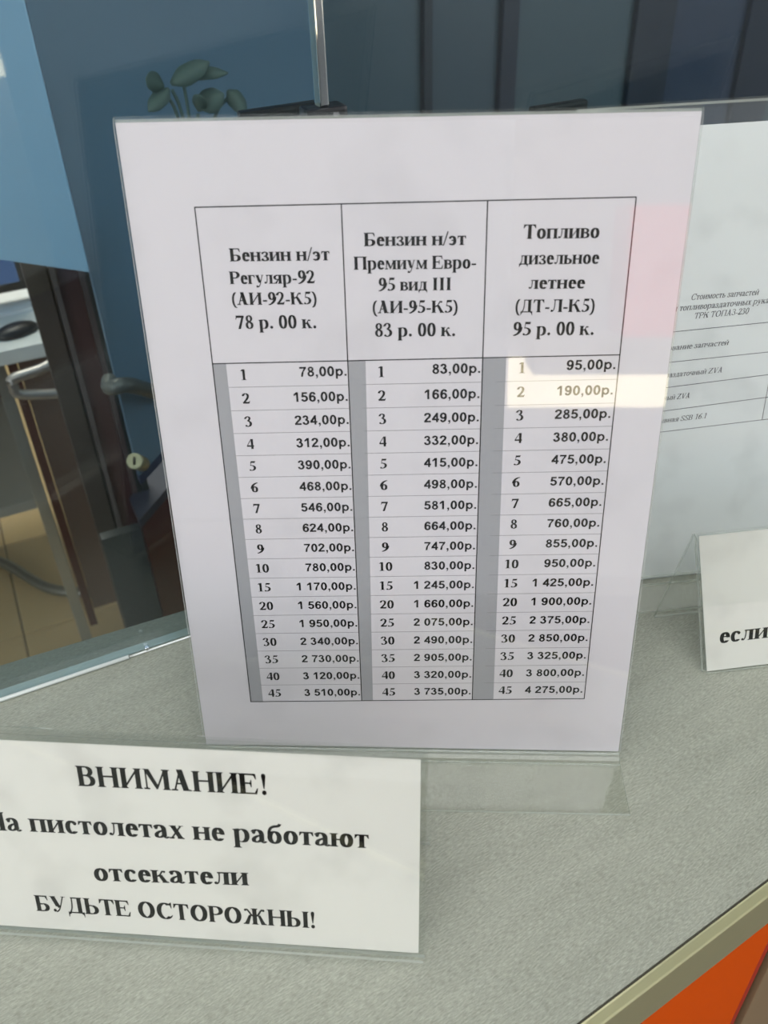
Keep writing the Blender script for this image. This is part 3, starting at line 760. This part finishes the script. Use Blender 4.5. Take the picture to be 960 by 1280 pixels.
# ---------------------------------------------------------------- grey pedestal and dark red drawer unit beside it
rp = thing('drawer_unit', 'dark red drawer unit with grey side behind the glass, left of the price stand', 'drawer unit', tuple(G(.2,.6,FL)))
r0 = gl(atd(178,660,.56)); RP = G(r0.x,r0.y,0)
REDD = mat('dark_red_board', (78,14,18), .5, var=.06, vscale=9); GRP = mat('grey_side_board', (66,70,70), .5)
g0 = gl(atd(131,690,.56)); 
obox('front_panel', RP, DB, .24, GN, .022, FL+.06, r0.z, REDD, rp, .001)
obox('carcass', RP+DB*.01+GN*.0225, DB, .22, GN, .03, FL+.06, r0.z-.002, GRP, rp)
gbox('side_board', g0.x, r0.x-.002, .56, .575, FL+.06, r0.z+.0, GRP, rp, .001)
gbox('plinth', g0.x+.01, r0.x+.03, .578, .608, FL+.001, FL+.059, mat('black_plastic'), rp)
obox('top_board', RP-DB*.003+GN*.0005, DB, .245, GN, .056, r0.z+.0005, r0.z+.014, mat('slate_violet_board', (58,60,74), .5), rp, .001)

# ---------------------------------------------------------------- desk, monitor, mouse, chair on the staff side
DZ = -.25
dk = thing('desk', 'office desk with white top and brown side panel behind the glass, far left', 'desk', tuple(G(-.3,1.3,FL)))
WHT = mat('white_desk_top', (226,228,224), .3); BRN = mat('brown_desk_board', (92,72,62), .6, var=.08, vscale=12); DRD = mat('dark_red_desk_edge', (70,26,20), .5); SIL = mat('silver_desk_leg', (168,168,162), .3, metal=.6)
de = gl(atz(0,440,DZ)); 
gbox('desk_top', -1.1,.26, de.y,de.y+.62, DZ-.024,DZ, WHT, dk, .002)
lx = lambda x, y, d: gl(atd(x,y,d))
p0 = lx(12,455,de.y+.03)
gbox('side_panel', p0.x+.012,.25, de.y+.03,de.y+.048, -.83,DZ-.0245, BRN, dk, .001)
gbox('panel_edge', p0.x-.004,p0.x+.011, de.y+.028,de.y+.05, -.87,DZ-.0245, DRD, dk, .001)
for uu, dd in ((p0.x-.028, de.y+.03),(-1.06,de.y+.03),(-1.06,de.y+.56),(.2,de.y+.56)):
    gbox('leg', uu,uu+.02, dd,dd+.03, FL+.0005,DZ-.0245, SIL, dk, .002)
gbox('shelf', -1.04,p0.x-.03, de.y+.08,de.y+.5, -.60,-.58, mat('grey_shelf', (150,148,140), .5), dk, .001)
gbox('back_board', -1.04,p0.x-.03, de.y+.5,de.y+.516, -.82,DZ-.0245, DRD, dk)
mn = thing('monitor', 'computer monitor with blue screen and black bezel standing on the white desk', 'monitor', tuple(G(.03,1.3,DZ)))
m0 = lx(4,300,1.15); m1 = lx(29,356,1.15)
SCRM = mat('blue_lit_screen', (70,110,165), .2)
def em(nt, b): b.inputs['Emission Color'].default_value = (*lin((70,112,170)),1); b.inputs['Emission Strength'].default_value = .6
SCRM = mat('blue_lit_display', (20,30,45), .2, build=em)
gbox('bezel', m0.x-.50,m1.x+.012, 1.15,1.18, m1.z-.008,m1.z+.33, BLKP, mn, .003)
gbox('display', m0.x-.485,m1.x-.004, 1.1475,1.1495, m1.z+.008,m1.z+.316, SCRM, mn)
gbox('stand_neck', m1.x-.30,m1.x-.26, 1.182,1.20, DZ+.012,m1.z+.1, BLKP, mn)
gbox('stand_base', m1.x-.40,m1.x-.16, 1.10,1.27, DZ+.0004,DZ+.012, BLKP, mn, .004)
# mouse
mc = atz(22,417,DZ); mg = gl(mc)
ms = bmesh.new(); bmesh.ops.create_uvsphere(ms, u_segments=16, v_segments=10, radius=1)
for v in ms.verts: v.co = Vector((v.co.x*.036, v.co.y*.021, max(v.co.z,-.25)*.014+.0037))
me = bpy.data.meshes.new('computer_mouse'); ms.to_mesh(me); ms.free(); me.materials.append(BLKP)
for p in me.polygons: p.use_smooth = True
mo = bpy.data.objects.new('computer_mouse', me); COL.objects.link(mo); mo.location = (mc.x,mc.y,DZ+.0003); mo.rotation_euler = (0,0,.75)
tag(mo, 'black computer mouse lying on the white desk near its edge', 'mouse')
# papers on the desk
pc = atz(20,375,DZ)
pp = obox('paper_stack', pc-GD*.10-GN*.06, GD, .14, GN, .09, DZ+.0003, DZ+.006, mat('loose_white_paper', (232,234,236), .5)); tag(pp, 'small stack of white papers lying on the desk below the monitor', 'papers')
# chair
ch = thing('office_chair', 'chrome-framed chair standing at the desk, its tube base on the tiled floor', 'chair', tuple(G(-.1,1.3,FL)))
TUBE = mat('grey_metal_tube', (122,120,110), .3, metal=.5); SEATM = mat('dark_seat_fabric', (44,32,30), .9)
a0, a1, a2_, a3 = gl(atz(-70,690,FL+.012)), gl(atz(0,702,FL+.012)), gl(atz(60,735,FL+.012)), gl(atz(118,741,FL+.012))
tube('base_tube', [G(a.x,a.y,FL+.012) for a in (a0,a1,a2_,a3)], .0115, TUBE, ch)
arm_d = de.y-.03
c0, c1, c2, c3 = lx(52,461,arm_d), lx(14,480,arm_d), lx(22,494,arm_d), lx(56,497,arm_d)
tube('armrest', [G(c0.x+.03,arm_d+.005,c0.z+.008), G(c0.x,arm_d,c0.z), G(c1.x+.006,arm_d,c1.z+.008), G(c1.x+.002,arm_d,c1.z-.004), G(c2.x+.006,arm_d,c2.z), G(c3.x+.03,arm_d,c3.z)], .0085, mat('pale_metal_tube', (176,170,164), .25, metal=.6), ch)
sx = c3.x+.06
tube('upright', [G(sx,arm_d,FL+.03), G(sx,arm_d,c0.z)], .011, TUBE, ch, 12, False)
gbox('seat', sx+.012,sx+.40, arm_d-.05,arm_d+.012, -.52,-.47, SEATM, ch, .008)

# ---------------------------------------------------------------- two dark screens whose tops peep over the stands
for lab, x0, x1, y, d in (('dark low display whose top edge shows above the price stand, left', 300,411,141,.085),('dark low display whose top edge shows above the stands, right', 668,735,135.5,.085)):
    A0, A1 = gl(atd(x0,y,d)), gl(atd(x1,y,d)); root = thing('desk_display', lab, 'display', tuple(G((A0.x+A1.x)/2,d+.02,DZ)))
    w = A1.x-A0.x; zt = max(A0.z,A1.z)
    gbox('housing', A0.x,A1.x, d,d+.007, zt-.12,zt, BLKP, root, .002)
    gbox('neck', A0.x+w*.42,A0.x+w*.58, d+.0075,d+.032, FL+.02, zt-.05, BLKP, root)
    gbox('base', A0.x+w*.1,A0.x+w*.9, d+.006,d+.07, FL+.001, FL+.018, BLKP, root, .003)

# ---------------------------------------------------------------- dark glazed partition at the rear
gp = thing('glazed_partition', 'dark slate glazed partition with narrow upright bars along the top', 'partition', tuple(G(1.2,1.0,FL)))
PD = 1.0
xs = [(392,526,(66,88,100)),(526,537,(24,40,54)),(537,622,(66,84,96)),(622,642,(20,36,56)),(642,785,(68,88,98)),(785,832,(16,34,54)),(832,922,(44,60,84)),(922,965,(14,32,54)),(965,1100,(58,78,92))]
for i,(x0,x1,c) in enumerate(xs):
    u0, u1 = gl(atd(x0,70,PD)).x, gl(atd(x1,70,PD)).x
    bar = i % 2 == 1
    o = gbox('upright_bar' if bar else 'pane', u0+.0004,u1-.0004, PD-(.012 if bar else 0),PD+.02, FL+.001,1.895, mat('slate_%d' % i, tuple(min(255, k*1.12) for k in c), .3 if not bar else .4), gp, .001)

# ---------------------------------------------------------------- plant standing in for a faint leaf reflection in the glass
pl = thing('reflected_plant', 'leafy plant standing in for the dim leaf reflection in the glass screen', 'plant', tuple(G(.25,.36,FL)))
LEAF = mat('reflected_leaf_green', (88,112,106), .6, var=.1, vscale=40)  # muted green carries the dimness of the reflection
def leaf(base, tip, w, droop, root):
    V, F = [], []; d = tip-base; side = d.cross(fwd).normalized(); n = 9
    for i in range(n):
        t = i/(n-1); c = base+d*t+Vector((0,0,-droop*t*t))+Vector((0,0,droop)); ww = w*.85*math.sin(math.pi*min(1,t*.93+.05))**1.1*(1+.12*math.sin(9*t))
        lift = side.cross(d).normalized()*ww*.25
        V += [c-side*ww+lift, c, c+side*ww+lift]
    for i in range(n-1):
        F += [[3*i,3*i+1,3*i+4,3*i+3],[3*i+1,3*i+2,3*i+5,3*i+4]]
    o = mesh_obj('leaf', V, F, LEAF)
    md = o.modifiers.new('solid', 'SOLIDIFY'); md.thickness = .0012
    for p in o.data.polygons: p.use_smooth = True
    return reparent(o, root)
pdp = .38
lp = lambda x, y, d=pdp: atd(x, y, d)
for (xa,ya,xb,yb,w) in ((215,112,262,78,.011),(228,100,285,92,.007),(205,115,182,98,.010),(212,118,186,140,.009),(248,140,280,118,.013),(285,120,308,142,.009),(250,145,250,118,.008)):
    leaf(lp(xa,ya), lp(xb,yb,pdp-.01), w, .004, pl)
stb = lp(232,170)
for (xa,ya) in ((215,112),(205,115),(248,142),(285,122),(228,100)):
    q = lp(xa,ya); tube('stem', [stb+Vector((0,0,-.10)), (stb+q)/2+Vector((.003,0,-.01)), q], .0014, LEAF, pl, 6)
sg = gl(stb)
def lathe(name, prof, c, m, root, n=28):
    V = [(c.x+r*math.cos(2*math.pi*k/n), c.y+r*math.sin(2*math.pi*k/n), z) for r,z in prof for k in range(n)]
    F = [[i*n+k,i*n+(k+1)%n,(i+1)*n+(k+1)%n,(i+1)*n+k] for i in range(len(prof)-1) for k in range(n)]+[list(range(n))[::-1],[(len(prof)-1)*n+k for k in range(n)]]
    o = mesh_obj(name, V, F, m); return reparent(o, root)
zp = stb.z-.10
lathe('pot', [(.035,zp-.07),(.048,zp),(.051,zp),(.051,zp+.008),(.045,zp+.008),(.043,zp-.004)], stb, mat('grey_pot', (110,112,110), .6), pl)
lathe('plant_stand', [(.09,FL+.001),(.09,FL+.012),(.012,FL+.02),(.012,zp-.082),(.05,zp-.08),(.05,zp-.0705)], stb, mat('black_plastic'), pl)

# ---------------------------------------------------------------- outside: unseen red dispenser and dark wall added to shape the acrylic's reflections
structure(wbox('dark_backdrop', -13,13,-8.9,-8.6, FL-.02,3.4, mat('dark_backdrop_render', (58,58,60), .9)))  # unseen wall added so the mirrored background stays dark
fd = thing('added_red_dispenser', 'unseen red dispenser added outside for the pink reflection in the price stand', 'fuel dispenser', (2.6,-7.9,FL))
RD = mat('red_dispenser_enamel', (112,24,34), .4)
wbox('body', 1.75,3.6,-8.2,-7.5, -.66,.42, RD, fd, .02)
wbox('display', 2.4,3.2,-7.49,-7.47, .0,.3, mat('black_plastic'), fd)
wbox('plinth', 1.0,3.9,-8.2,-7.45, FL-.021,-.661, mat('dark_plinth', (60,58,56), .8), fd, .01)  # base made dark for the dark band in the mirrored view
